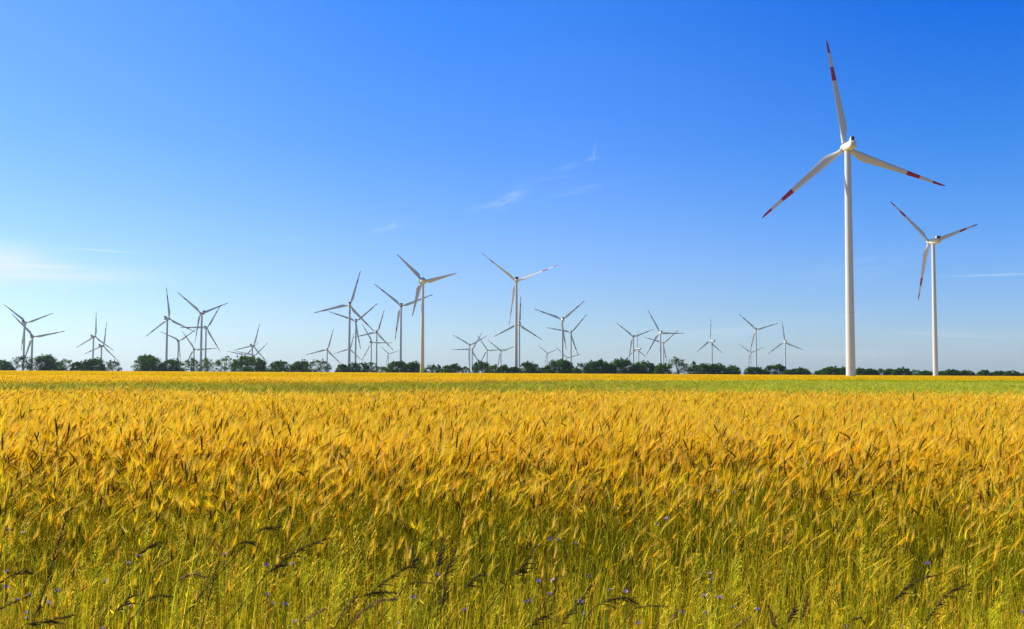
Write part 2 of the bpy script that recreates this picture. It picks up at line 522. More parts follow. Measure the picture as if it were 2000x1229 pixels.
TLAB = {
1: ("taller wind turbine of the pair at far left edge, nacelle turned left", 'plain'),
2: ("shorter wind turbine at far left, half hidden behind the taller leftmost tower", 'stripe'),
3: ("taller of two overlapping wind turbines above the left tree clump, one blade straight up", 'plain'),
4: ("smaller pink-striped wind turbine just right behind the one with an upright blade at left", 'stripe'),
5: ("wind turbine with grey tower and sideways nacelle, upright red-banded blade, left of the double towers", 'plain'),
6: ("tallest wind turbine of the left cluster, one bright sunlit blade reaching up to the right", 'stripe'),
7: ("wind turbine directly behind the tallest left-cluster tower, one blade lying level to the left", 'plain'),
8: ("small pale wind turbine seen between the sideways-nacelle tower and the double towers", 'stripe'),
9: ("low wind turbine with one level blade passing behind the double towers of the left cluster", 'stripe'),
10: ("wind turbine above the broadest left tree, with side-on nacelle and long upright blade", 'plain'),
11: ("very low wind turbine whose nacelle just clears the top of the broad dense tree", 'plain'),
12: ("faintest wind turbine, barely visible behind the side-on one above the broadest left tree", 'stripe'),
13: ("tallest wind turbine of the left-centre cluster with bold red bands, one blade pointing up right", 'plain'),
14: ("striped-nacelle wind turbine immediately right of the tall red-banded one, two blades spread like a V", 'stripe'),
15: ("rightmost tower of the left-centre cluster, blade tip pointing up and slightly right", 'stripe'),
16: ("smaller wind turbine with one level blade to the right, behind the left-centre cluster", 'stripe'),
17: ("small wind turbine standing apart left of the left-centre cluster, by the gap in the trees", 'stripe'),
18: ("small wind turbine almost wholly hidden behind the tall red-banded turbine's tower", 'stripe'),
19: ("tiny distant wind turbine low between two clusters, left of the tall pair near the centre", 'plain'),
20: ("tall blue-grey wind turbine just left of the round-nacelle one, red-banded lower blade", 'stripe'),
22: ("tallest wind turbine at the picture's centre, square white nacelle with black cooler", 'plain'),
23: ("wind turbine standing behind the tall central tower, one blade straight up", 'stripe'),
24: ("taller of two slim close wind turbines right of the round-nacelle one, blades in V", 'stripe'),
25: ("pink-nacelle wind turbine right beside a taller slim one, one blade lying level to the left", 'stripe'),
26: ("small wind turbine above the square dense tree left of centre, one level right blade", 'plain'),
27: ("small white-towered wind turbine immediately left of the tall central tower", 'plain'),
28: ("tiny lone wind turbine with pink hub, right of the tall central tower", 'stripe'),
29: ("white wind turbine right of centre above the big rounded tree, blades in a wide V", 'plain'),
30: ("wind turbine with striped nacelle just right behind the white V-bladed one, blade reaching up right", 'stripe'),
31: ("very low wind turbine peeping over the big rounded tree between two taller towers", 'plain'),
32: ("wind turbine with pinkish nacelle at the left of the cluster right of centre", 'stripe'),
33: ("small wind turbine seen side-on with a long pink nacelle, right behind a taller V-bladed one", 'stripe'),
34: ("tallest wind turbine of the cluster right of centre, one level blade pointing right", 'plain'),
35: ("striped wind turbine just right behind the tallest one of the cluster right of centre", 'stripe'),
36: ("lone side-on wind turbine with long cream nacelle and one blade straight up", 'plain'),
37: ("taller wind turbine of the overlapping pair right of the lone side-on turbine", 'plain'),
38: ("smaller wind turbine of the overlapping pair right of the lone side-on turbine", 'plain'),
39: ("white wind turbine right of the small pair, one upright blade and two drooping blades", 'plain'),
40: ("largest and nearest wind turbine, white tower and red-banded blades against deep blue sky", 'mark'),
41: ("second largest wind turbine at far right, long white nacelle with black cooler, red-banded blades", 'mark'),
}
for (n_, x_, y_, z_, psi_, ph_) in TURB:
    if n_ == 21:
        continue
    lab, sty = TLAB[n_]
    turbine((x_, y_, z_), psi_, ph_, lab, sty, fin=(n_ == 40), nac_len=.9 if n_ == 40 else 1.0,
            nac_w=.86 if n_ == 40 else 1.0, off=3.0 if n_ == 40 else 4.6, pitch={22: -62, 6: -30}.get(n_, 0))

# the older machine with the egg-shaped nacelle
n_, x_, y_, z_, psi_, ph_ = [r for r in TURB if r[0] == 21][0]
psi = R(psi_); hub = Vector((x_, y_, z_)); ah = Vector((math.sin(psi), math.cos(psi), 0)); s = Vector((math.cos(psi), -math.sin(psi), 0)); u = Vector((0, 0, 1))
base = hub - ah * 3.6; gz = ground_z(base.y) - .2; org = Vector((base.x, base.y, gz))
t = empty("wind_turbine", org)
tag(t, "wind turbine with egg-shaped grey nacelle, plain grey blades and a green-painted tower foot", TCAT, TGRP)
link("tower", tower_mesh("tower_green_foot", M_towerg, hub.z - gz - 3.2, 2.0, 1.0, 5), t)
b = MB(); b.tube([(0, 0, hub.z - gz - 5.2), (0, 0, hub.z - gz - 5.0), (0, 0, hub.z - gz - 4.9)], [1.7, 1.75, 1.2], 24)
link("service_collar", b.mesh("service_collar", M_ring), t)
rot = Matrix((s, ah, u)).transposed().to_4x4()
b = MB(); st = [(1.4, 2.7), (1.2, 2.75), (.2, 2.7), (-1.2, 2.45), (-2.6, 1.95), (-3.8, 1.25), (-4.5, .55), (-4.65, .1)]
b.tube([(0, y, 0) for y, r in st], [r for y, r in st], 28); b.tube([(0, 0, -3.4), (0, 0, -2.2)], [1.05, 1.25], 20)
n = link("nacelle", b.mesh("nacelle_egg", M_nac, True), t); n.matrix_basis = Matrix.Translation(hub - ah * 3.6 - org) @ rot
b = MB(); b.tube([(0, -1.5, 2.2), (0, -1.5, 5.0)], [.07, .05], 6); b.tube([(-.5, -1.5, 4.4), (.5, -1.5, 4.4)], [.05, .05], 6)
link("weather_mast", b.mesh("weather_mast", M_ring), n)
b = MB(); b.tube([(0, -2.0, 0), (0, -1.9, 0), (0, -1.0, 0), (0, -.7, 0)], [3.1, 3.42, 3.42, 3.0], 32)
g_ = link("generator_ring", b.mesh("generator_ring", M_ring, True), t); g_.matrix_basis = Matrix.Translation(hub - org) @ rot
h = link("hub", hub_mesh("hub_round", M_nac, 2.3, 2.6), t); h.matrix_basis = Matrix.Translation(hub - org) @ rot
for k in range(3):
    th = R(ph_) + k * 2 * math.pi / 3
    d = u * math.cos(th) + s * math.sin(th); x = s * math.cos(th) - u * math.sin(th)
    bl = link("blade", ME_bladep, t); bl.matrix_basis = Matrix.Translation(hub - org) @ Matrix((x, ah, d)).transposed().to_4x4()

# ------------------------------------------------------------------ the row of trees behind the field
def leaf_mat(name, a, b):
    mt, q, o = mat(name)
    vc = q.new('ShaderNodeVertexColor'); vc.layer_name = 'tint'
    oi = q.new('ShaderNodeObjectInfo').outputs['Random']
    c = q.mix(oi, a, b)
    c = q.mix(1.0, c, vc.outputs[0], 'MULTIPLY')
    d = q.new('ShaderNodeBsdfDiffuse'); q.put(d.inputs[0], c)
    tr = q.new('ShaderNodeBsdfTranslucent'); q.put(tr.inputs[0], q.mix(1.0, c, (1.0, 1.15, .5), 'MULTIPLY'))
    ms = q.new('ShaderNodeMixShader'); ms.inputs[0].default_value = .28
    q.l.new(d.outputs[0], ms.inputs[1]); q.l.new(tr.outputs[0], ms.inputs[2])
    q.l.new(ms.outputs[0], o.inputs[0])
    return mt


M_leaf = leaf_mat("tree_leaves", (0.026, 0.088, 0.004), (0.052, 0.130, 0.006))
M_leafl = leaf_mat("tree_leaves_light", (0.085, 0.135, 0.02), (0.10, 0.15, 0.03))
mt, q, o = mat("tree_bark")
n1 = q.noise(q.new('ShaderNodeTexCoord').outputs['Object'], 3, 4)
bs = q.new('ShaderNodeBsdfDiffuse'); q.put(bs.inputs[0], q.mix(n1, (.045, .033, .022), (.12, .095, .07))); q.l.new(bs.outputs[0], o.inputs[0])
M_bark = mt


def build_tree(px, top, wpx, style, label, seed, y=None, name="tree", cat="tree"):
    rg = np.random.RandomState(seed); rnd = random.Random(seed)
    y = y or 948 + rg.uniform(-10, 14)
    p = at(px, 700, y); zt = at(px, top, y).z
    wd = wpx / FPX * y; h = max(zt, 1.9)
    t = empty(name, (p.x, y, 0)); tag(t, label, cat, "trees in the row behind the field" if cat == "tree" else "shrubs in the row behind the field")
    airy = style in 'AL'
    # crown lobes inside an uneven envelope
    lob = []
    prof = lambda k: h * max(.30, (1 - k ** 2.6) ** .5) if style != 'N' else h * (1 - .55 * k)
    rbase = min(.20 * h + .5, .22 * wd)
    peak = rg.uniform(-.18, .18) * wd
    kx = lambda x: min(1, 2 * abs(x - peak * (1 - 2 * abs(x) / wd)) / wd)
    nb = max(3, int(wd / (rbase * 1.25)))
    rows = 4 if h > 5 else 3
    for row in range(rows):
        fr_ = (row + .35) / rows
        for i in range(nb):
            x = ((i + .5) / nb - .5) * wd * (1.0 - .12 * row) + rg.uniform(-.3, .3) * wd / nb
            zt_ = prof(kx(x)); r = rbase * rg.uniform(.55, 1.3) * (.80 if airy else 1)
            if airy and rg.uniform() < (.20 if row == 0 else .12): continue
            z = min(fr_ * zt_ * rg.uniform(.8, 1.2), zt_ - r * .9)
            if abs(x) + r > wd * .53: x = math.copysign(max(0, wd * .53 - r), x)
            lob.append((x, rg.uniform(-.3, .3) * wd * .7, max(z, r * .55), r))
    for i in range(int(nb * 1.5)):
        x = rg.uniform(-.45, .45) * wd; zt_ = prof(kx(x)); r = rbase * rg.uniform(.5, 1.0) * (.7 if airy else 1); lob.append((x, rg.uniform(-.3, .3) * wd * .6, min(rg.uniform(.05, .8) * zt_, zt_ - r), r))
    for i in range(int(nb * 1.6)):
        x = rg.uniform(-.46, .46) * wd; zt_ = prof(kx(x)); r = rbase * rg.uniform(.35, .62)
        lob.append((x, rg.uniform(-.3, .3) * wd * .6, max(zt_ - r, r), r))
    for i in range(int(nb * 3.2)):                      # small sprays that break up the outline
        x = rg.uniform(-.52, .52) * wd; zt_ = prof(kx(x)); r = rg.uniform(.35, .95)
        lob.append((x, rg.uniform(-.3, .3) * wd * .6, zt_ * rg.uniform(.86, 1.07) + rg.uniform(-.3, .3), r))
    lob.append((peak * .9, 0, h - .45 * rbase, .45 * rbase))
    cr = MB()
    ls = .62 if not airy else .52
    for (x, yy, z, r) in lob:
        n = int((38 if airy else 54) * rg.uniform(.55, 1.25) * (r / 1.6) ** 2 * 1.1) + 9
        tone = rg.uniform(.6, 1.5)
        for i in range(n):
            d = rg.normal(size=3); d /= np.linalg.norm(d)
            rad = r * rg.uniform(.40, 1.2)
            c = Vector((x + d[0] * rad * 1.12, yy + d[1] * rad, max(.5, z + d[2] * rad * .85)))
            nrm = (Vector(d) + Vector(rg.normal(size=3)) * .55 + Vector((0, 0, .35))).normalized()
            a = nrm.cross(Vector((rg.normal(), rg.normal(), rg.normal()))).normalized(); b_ = nrm.cross(a)
            sz = ls * rg.uniform(.55, 1.25); e = sz * rg.uniform(.5, .8)
            v = tone * rg.uniform(.75, 1.25)
            warm = rg.uniform(.9, 1.25)
            cr.add([c - a * sz, c - b_ * e * .7 + a * sz * .15, c + a * sz, c + b_ * e], [(0, 1, 2, 3)], (v * warm, v, v * .9))
    light = style == 'L'
    link("crown", cr.mesh("crown", M_leafl if light else M_leaf), t)
    tk = MB(); r0 = .022 * h + .1
    tk.tube([(0, 0, -.2), (peak * .1, .1, h * .18), (peak * .5, 0, h * .45), (peak * .8, 0, h * .75)], [r0, r0 * .8, r0 * .5, r0 * .15], 7)
    for (x, yy, z, r) in rnd.sample(lob, min(len(lob), 9)):
        tk.tube([(peak * .2, 0, h * rnd.uniform(.1, .3)), (x * .5, yy * .5, z * .7), (x, yy, z)], [r0 * .5, r0 * .32, r0 * .08], 5)
    link("trunk", tk.mesh("trunk", M_bark, True), t)


# centre, top and width in pixels of the photograph; style: D dense, A airy, L light and airy, W wide, N narrow, B low bush
TREES = [
 (8, 704, 34, 'D', "round dense tree cut by the left picture edge"),
 (45, 696, 44, 'A', "airy tree at the far left standing around the base of the paired turbines"),
 (90, 693, 42, 'D', "dark dense round tree right of the far-left turbine pair, the tallest there"),
 (117, 709, 16, 'B', "low dark bush right of the tall dense tree at far left"),
 (131, 702, 28, 'A', "loose small tree with sky holes left of the one-blade-up turbines at far left"),
 (153, 707, 26, 'D', "low leafy tree between a loose small tree and a wider one at far left"),
 (180, 700, 44, 'W', "wide bright green tree in front of the two overlapping turbine towers at far left"),
 (219, 705, 34, 'A', "last tree before the open gap at left, flat topped with sky holes"),
 (291, 693, 56, 'W', "tall broad tree starting the row right of the left gap"),
 (337, 702, 40, 'D', "dark lower tree at the foot of the sideways-nacelle turbine"),
 (373, 700, 38, 'A', "open feathery tree left of the double turbine towers"),
 (406, 699, 28, 'L', "pale yellow-green see-through tree right in front of the double turbine towers"),
 (440, 698, 42, 'A', "loose tree with many sky holes left of the broad dense tree"),
 (489, 695, 66, 'D', "broadest dense dark tree of the left row, below the boxy-nacelle turbine"),
 (545, 705, 44, 'D', "dark low tree right of the broadest dense tree"),
 (588, 704, 36, 'D', "bright green tree in the middle of the run right of the broad dense tree"),
 (624, 703, 42, 'A', "holed tree at the left edge of the small gap, below the lone small turbine"),
 (670, 712, 22, 'B', "small bush at the right edge of the centre-left gap"),
 (690, 709, 26, 'D', "small bright tree at the foot of the tall red-banded turbine"),
 (710, 709, 22, 'D', "small green tree right of the striped turbine's tower foot"),
 (727, 708, 22, 'A', "small holed tree just left of the left-centre cluster's last tower"),
 (747, 716, 24, 'A', "thin low shrub line left of the round tree below the tall striped turbine"),
 (776, 705, 38, 'D', "round dense tree at the foot of the tall turbine left of the green-footed tower"),
 (810, 707, 36, 'D', "dark tree touching the left side of the green-footed tower"),
 (843, 713, 24, 'A', "small loose tree touching the right side of the green-footed tower"),
 (859, 713, 14, 'N', "tiny narrow tree right of the green-footed tower"),
 (874, 714, 20, 'B', "low green bush second right of the tiny narrow tree"),
 (890, 710, 22, 'D', "small round-topped tree left of the close slim towers"),
 (909, 717, 18, 'A', "low wispy shrub at the foot of the close slim towers"),
 (942, 706, 36, 'D', "square dense tree just right of the two close slim towers"),
 (967, 713, 20, 'D', "small tree filling the notch right of the square dense tree"),
 (983, 714, 20, 'D', "small dark tree at the foot of the small white tower left of centre"),
 (1005, 717, 28, 'B', "low bush hiding the foot of the tall central tower"),
 (1035, 707, 38, 'D', "round tree alone right of the tall central tower"),
 (1067, 716, 20, 'B', "small bush leaning on the big rounded tree's left side"),
 (1095, 702, 52, 'D', "big rounded dark tree at the foot of the white V-bladed turbine"),
 (1127, 718, 14, 'B', "tiny bush in the gap right of the big rounded tree"),
 (1137, 710, 26, 'A', "loose-edged tree opening the thick run right of the big rounded tree"),
 (1156, 706, 28, 'D', "medium tree in the thick run, second right of the big rounded tree's gap"),
 (1170, 702, 32, 'D', "taller domed tree in the middle of the thick run right of centre"),
 (1188, 708, 24, 'D', "lower dark tree left of the tall dome at the pinkish turbine"),
 (1214, 700, 42, 'D', "tall domed dark tree left of the pinkish-nacelle turbine's tower"),
 (1256, 706, 48, 'W', "wide bright tree between the pinkish turbine and the right-of-centre cluster"),
 (1279, 714, 20, 'B', "low bush in the dip left of the right-of-centre cluster's towers"),
 (1295, 709, 30, 'D', "dark tree at the foot of the tallest right-of-centre cluster turbine"),
 (1326, 699, 42, 'A', "tall loose-topped tree with twiggy crown right of the right-of-centre cluster"),
 (1354, 705, 15, 'N', "narrow upright tree standing out between a twiggy tree and a low wide one"),
 (1375, 711, 38, 'W', "low wide tree left of the lone side-on turbine's tower"),
 (1402, 710, 34, 'D', "dark tree right of the lone side-on turbine's tower"),
 (1420, 721, 14, 'B', "low bush between two dark trees right of the side-on turbine"),
 (1432, 714, 24, 'D', "small ragged tree ending the run left of a sky gap, right of the side-on turbine"),
 (1475, 717, 38, 'D', "low dark tree at the foot of the pair left of the upright-bladed turbine"),
 (1514, 712, 42, 'W', "wide pale-topped tree left of the tower with two drooping blades"),
 (1540, 722, 16, 'B', "tiny bush right of the tower with two drooping blades"),
 (1561, 719, 40, 'W', "low rounded tree ending the row left of the right-hand gap"),
 (1604, 722, 24, 'B', "low bush starting the thin right-hand row left of the largest turbine"),
 (1623, 716, 32, 'D', "tallest tree of the thin right-hand row, left of the largest turbine's tower"),
 (1644, 718, 22, 'D', "small tree touching the largest turbine's tower on its left"),
 (1682, 719, 26, 'D', "low tree touching the largest turbine's tower on its right"),
 (1701, 721, 26, 'D', "second low tree right of the largest turbine's tower"),
 (1719, 721, 22, 'A', "loose lighter low tree third right of the largest turbine's tower"),
 (1739, 721, 24, 'D', "low dark tree left of the higher crown between the two big towers"),
 (1760, 719, 32, 'D', "highest crown between the two biggest turbine towers"),
 (1788, 723, 20, 'A', "low open tree just right of the highest crown between the two biggest towers"),
 (1808, 725, 30, 'B', "low hedge-like bush touching the second largest tower on its left"),
 (1838, 725, 16, 'B', "small bush touching the second largest tower on its right"),
 (1857, 722, 32, 'D', "tallest rounded tree right of the second largest turbine's tower"),
 (1887, 724, 30, 'D', "dark tree before the small sky notch at far right"),
 (1922, 724, 26, 'D', "small domed tree right of the small sky notch at far right"),
 (1950, 725, 30, 'B', "low hedge-like tree second from the right picture edge group"),
 (1977, 725, 30, 'D', "dark low tree near the right picture edge"),
 (1998, 729, 18, 'B', "lowest bush cut by the right picture edge"),
]
for i_, (px_, top_, w_, st_, lab_) in enumerate(TREES):
    bush = st_ == 'B'
    build_tree(px_, top_, w_ * 1.14, st_, lab_, 100 + i_, name="bush" if bush else "tree", cat="bush" if bush else "tree")

# ------------------------------------------------------------------ barley, grasses
def plant_mat(name, transl=.48, gloss=.008, vary=.30):
    """colour per vertex (stem, leaf, ear, awn), varied from plant to plant and slowly over the field"""
    mt, q, o = mat(name)
    vc = q.new('ShaderNodeVertexColor'); vc.layer_name = 'tint'
    rn = q.new('ShaderNodeObjectInfo').outputs['Random']
    pos = q.new('ShaderNodeNewGeometry').outputs['Position']
    hs = q.new('ShaderNodeHueSaturation')
    f2 = q.noise(pos, .55, 3)
    q.put(hs.inputs['Hue'], q.math('ADD', .5, q.math('MULTIPLY', q.math('SUBTRACT', q.math('FRACT', q.math('MULTIPLY', rn, 7.31)), .5), .035)))
    q.put(hs.inputs['Value'], q.math('ADD', 1 - vary / 2 - .1, q.math('ADD', q.math('MULTIPLY', rn, vary), q.math('MULTIPLY', f2, .2))))
    q.l.new(vc.outputs[0], hs.inputs['Color'])
    c = hs.outputs[0]
    d = q.new('ShaderNodeBsdfDiffuse'); q.put(d.inputs[0], c)
    tr = q.new('ShaderNodeBsdfTranslucent'); q.put(tr.inputs[0], c)
    ms = q.new('ShaderNodeMixShader'); ms.inputs[0].default_value = transl
    q.l.new(d.outputs[0], ms.inputs[1]); q.l.new(tr.outputs[0], ms.inputs[2])
    gl = q.new('ShaderNodeBsdfGlossy'); gl.inputs['Roughness'].default_value = .45
    m2 = q.new('ShaderNodeMixShader'); m2.inputs[0].default_value = gloss
    q.l.new(ms.outputs[0], m2.inputs[1]); q.l.new(gl.outputs[0], m2.inputs[2])
    q.l.new(m2.outputs[0], o.inputs[0])
    return mt


M_plant = plant_mat("plant")
# palettes: stem low, stem high, leaf a, leaf b, ear, awn
GOLD = dict(s0=(.22, .28, .022), s1=(.72, .54, .014), l0=(.21, .30, .022), l1=(.74, .60, .014), ear=(.56, .36, .008), awn=(.98, .635, .007))
GREEN = dict(s0=(.17, .26, .016), s1=(.36, .46, .020), l0=(.18, .28, .018), l1=(.36, .42, .022), ear=(.36, .40, .014), awn=(.56, .58, .018))
SHADY = dict(s0=(.10, .17, .014), s1=(.24, .28, .016), l0=(.12, .20, .016), l1=(.24, .28, .016), ear=(.24, .25, .012), awn=(.42, .38, .014))  # green plants with the shade among the stems put into darker colours
EDGE = dict(s0=(.27, .31, .018), s1=(.76, .60, .012), l0=(.27, .33, .018), l1=(.76, .58, .014), ear=(.50, .37, .010), awn=(.96, .67, .011))
RND = np.random.RandomState(7)


def lerp(a, b, k):
    return tuple(x + (y - x) * k for x, y in zip(a, b))


def jit(c, amt=.2):
    k = 1 + RND.uniform(-amt, amt); g_ = 1 + RND.uniform(-amt, amt) * .4
    return (c[0] * k * g_, c[1] * k, c[2] * k)


def rv():
    v = Vector(RND.normal(size=3)); return v.normalized()


def barley(b, x, y, h, bend, lod, pal, az=0.0, leaves=3):
    """one plant: stem that nods towards az at the top, ear with grain rows, fan of awns, leaf blades"""
    dirx = Vector((math.cos(az), math.sin(az), 0)); up = Vector((0, 0, 1))
    lean = RND.uniform(-.04, .1)
    n = {0: 7, 1: 4, 2: 3}[lod]
    path = []; p = Vector((x, y, 0)); seg = h / n; ang = lean
    for i in range(n + 1):
        path.append(p.copy())
        k = i / n
        ang = lean + bend * .55 * max(0, (k - .62) / .38) ** 1.7
        p = p + (up * math.cos(ang) + dirx * math.sin(ang)) * seg
    r = {0: .0017, 1: .0026, 2: .005}[lod]
    cols = [jit(lerp(pal['s0'], pal['s1'], min(1, (i / n) ** 2.0 * 1.05)), .12) for i in range(n + 1)]
    if lod < 2:
        b.tube(path, [r * 1.2 - r * .5 * i / n for i in range(n + 1)], 3, cols, cap=False)
    else:
        sd_ = Vector((1, 0, 0))
        b.ribbon(path, [r] * (n + 1), sd_, cols)
    # leaves
    for i in range(leaves):
        k = RND.uniform(.15, .8); j = min(n - 1, int(k * n)); q0 = path[j].lerp(path[j + 1], k * n - j)
        a = RND.uniform(0, 2 * math.pi); out_ = Vector((math.cos(a), math.sin(a), 0)); side = Vector((-out_.y, out_.x, 0))
        L = RND.uniform(.12, .26); st = RND.uniform(.15, .6); droop = RND.uniform(.6, 2.0); m_ = 4 if lod == 0 else 2
        lp = [q0.copy()]; an = st
        for t_ in range(m_):
            q0 = q0 + (up * math.cos(an) + out_ * math.sin(an)) * (L / m_); an += droop / m_; lp.append(q0.copy())
        wd = RND.uniform(.004, .009) * (1 if lod == 0 else 1.5)
        c0 = jit(lerp(pal['l0'], pal['l1'], RND.uniform(0, 1) * min(1, k * 1.3)), .25)
        b.ribbon(lp, [wd * (1 - (t_ / m_) ** 2 * .95) for t_ in range(m_ + 1)], side, c0)
    # ear
    top = path[-1]; L = RND.uniform(.085, .122); ea = ang + bend * .12
    ne = {0: 11, 1: 4, 2: 2}[lod]; ep = []; q0 = top.copy(); angs = []
    for i in range(ne + 1):
        ep.append(q0.copy()); angs.append(ea)
        q0 = q0 + (up * math.cos(ea) + dirx * math.sin(ea)) * (L / ne); ea += bend * .38 / ne
    rad = []
    for i in range(ne + 1):
        k = i / ne; base_ = math.sin(math.pi * min(1, .12 + k * .86)) ** .6
        bump = (1.18 if i % 2 else .82) if lod == 0 else 1
        rad.append(max(.0008, {0: .0080, 1: .0086, 2: .0105}[lod] * base_ * bump))
    ec = jit(pal['ear'], .28)
    uu = RND.uniform()
    if uu < .22:
        ec = lerp(ec, (.17, .19, .02), .75)                  # ears still green
    elif uu < (.44 if lod == 0 else .52):
        ec = lerp(ec, (.12, .075, .008), .8)                 # ears darkened to brown, shade painted into their colour
    b.tube(ep, rad, {0: 6, 1: 4, 2: 3}[lod], [jit(ec, .10) for _ in ep], cap=False, flat=.7)
    # awns
    na = {0: 32, 1: 10, 2: 4}[lod]; wa = {0: .0017, 1: .0038, 2: .010}[lod]
    for i in range(na):
        k = RND.uniform(.05, 1); j = min(ne - 1, int(k * ne)); q0 = ep[j].lerp(ep[j + 1], k * ne - j)
        e_ = angs[j]; dr = up * math.cos(e_) + dirx * math.sin(e_)
        d = (dr + rv() * RND.uniform(.04, .25)).normalized(); La = RND.uniform(.07, .13)
        side = d.cross(rv()).normalized()
        c0 = jit(pal['awn'], .2)
        if RND.uniform() < .12:
            c0 = lerp(c0, (.95, .72, .36), .75)
        b.add([q0 - side * wa * .5, q0 + side * wa * .5, q0 + d * La + side * wa * .12, q0 + d * La - side * wa * .12], [(0, 1, 2, 3)], c0)


def lib(name):
    return bpy.data.collections.new(name)          # source plants, not linked to the scene


def put(coll, name, b):
    o = bpy.data.objects.new(name, b.mesh(name, M_plant)); coll.objects.link(o); return o


def scatter(name, coll, pts, rot, scl, idx, label, cat):
    """one object: its points carry a source plant each, placed by geometry nodes"""
    me = bpy.data.meshes.new(name)
    me.vertices.add(len(pts)); me.vertices.foreach_set('co', np.asarray(pts, np.float32).ravel())
    for nm, tp, arr in (('rot', 'FLOAT_VECTOR', rot), ('scl', 'FLOAT_VECTOR', scl), ('pick', 'INT', idx)):
        a = me.attributes.new(nm, tp, 'POINT')
        a.data.foreach_set('value' if tp == 'INT' else 'vector', np.asarray(arr, np.int32 if tp == 'INT' else np.float32).ravel())
    o = link(name, me)
    ng = bpy.data.node_groups.new(name, 'GeometryNodeTree')
    ng.interface.new_socket('Geometry', in_out='INPUT', socket_type='NodeSocketGeometry')
    ng.interface.new_socket('Geometry', in_out='OUTPUT', socket_type='NodeSocketGeometry')
    N = ng.nodes; L = ng.links
    gi = N.new('NodeGroupInput'); go_ = N.new('NodeGroupOutput')
    ip = N.new('GeometryNodeInstanceOnPoints'); ci = N.new('GeometryNodeCollectionInfo')
    ci.inputs['Collection'].default_value = coll; ci.inputs['Separate Children'].default_value = True; ci.inputs['Reset Children'].default_value = True
    def attr(nm, tp):
        n = N.new('GeometryNodeInputNamedAttribute'); n.data_type = tp; n.inputs[0].default_value = nm; return n.outputs[0]
    L.new(gi.outputs[0], ip.inputs['Points']); L.new(ci.outputs[0], ip.inputs['Instance'])
    ip.inputs['Pick Instance'].default_value = True
    L.new(attr('pick', 'INT'), ip.inputs['Instance Index'])
    er = N.new('FunctionNodeEulerToRotation'); L.new(attr('rot', 'FLOAT_VECTOR'), er.inputs[0]); L.new(er.outputs[0], ip.inputs['Rotation'])
    L.new(attr('scl', 'FLOAT_VECTOR'), ip.inputs['Scale'])
    L.new(ip.outputs[0], go_.inputs[0])
    md = o.modifiers.new('plants', 'NODES'); md.node_group = ng
    tag(o, label, cat, kind="stuff")
    return o


def spots(y0, y1, cell, wid=.565, extra=.8):
    """jittered grid over the part of the field in front of the camera"""
    ys_ = np.arange(y0, y1, cell); P = []
    for yy in ys_:
        hw = wid * (yy + cell) + extra
        xs_ = np.arange(-hw, hw, cell)
        P.append(np.stack([xs_ + RND.uniform(-.5, .5, len(xs_)) * cell, np.full(len(xs_), yy) + RND.uniform(-.5, .5, len(xs_)) * cell], 1))
    return np.concatenate(P)


def wave(x, y, s, ph=0.0):
    return np.sin(x * s + ph) * np.cos(y * s * .8 + ph * 1.7) + .5 * np.sin(x * s * 2.3 + y * s * 1.9 + ph * 3)


def strip(P):
    """0..1: how far a spot lies in the greener, lower strip across the field; it widens to the right"""
    x, y = P[:, 0], P[:, 1]
    a = np.clip(x / np.maximum(y, 1), -.55, .55)
    near = np.where(a < 0, 24.5, 26) + wave(x, y, .35) * .8
    far_ = np.interp(a, [-.52, -.2, 0, .15, .28, .52], [45, 50, 64, 86, 114, 124]) + wave(x, y, .2, 1) * 1.5
    return np.clip((y - near) / np.where(a < -.1, 1.2, 4.0), 0, 1) * np.clip((far_ - y) / np.where(a < .1, 1.5, 9.0), 0, 1), a


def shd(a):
    """on the left the strip is a low green row, the shade among its stems painted as darker green; to the right it turns into light green corn"""
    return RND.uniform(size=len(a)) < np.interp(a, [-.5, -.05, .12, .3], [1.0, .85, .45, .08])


def lean_rot(n, spread=.9, rnd_part=.3):
    a = RND.normal(-.1, spread, n)
    m_ = RND.uniform(size=n) < rnd_part
    a[m_] = RND.uniform(-math.pi, math.pi, m_.sum())
    r = np.zeros((n, 3)); r[:, 2] = a
    r[:, 0] = RND.normal(0, .05, n); r[:, 1] = RND.normal(.03, .06, n)
    return r


def bends():
    v = RND.uniform()
    return RND.uniform(.2, .85) if v < .72 else RND.uniform(.85, 1.5)


# --- near plants, each one an individual stalk
LA = lib("barley_source_near"); NA = 14
for i in range(NA):
    b = MB(); barley(b, 0, 0, 1.02, bends(), 0, GOLD, leaves=4); put(LA, "barley_a%02d" % i, b)
NE = 8
for i in range(NE):
    b = MB(); barley(b, 0, 0, 1.0, bends() * .6, 0, EDGE, leaves=6); put(LA, "barley_b%02d" % i, b)
P1 = spots(5.95, 9.0, .062); P2 = spots(9.0, 15.5, .078)
P = np.concatenate([P1, P2])
def edge_at(P): return 6.25 + .22 * wave(P[:, 0], P[:, 1], 1.3) + .12 * wave(P[:, 0], P[:, 1], 4.1, 2)
P = P[P[:, 1] > edge_at(P)]; n = len(P)
k = np.clip((P[:, 1] - edge_at(P)) / .8, 0, 1)
hs_ = (.84 + .16 * k) * RND.normal(1.0, .065, n) * (1 + .03 * wave(P[:, 0], P[:, 1], .8)) * 1.06
idx = np.where(RND.uniform(size=n) < .6 * (1 - k) + .05, NA + RND.randint(0, NE, n), RND.randint(0, NA, n))
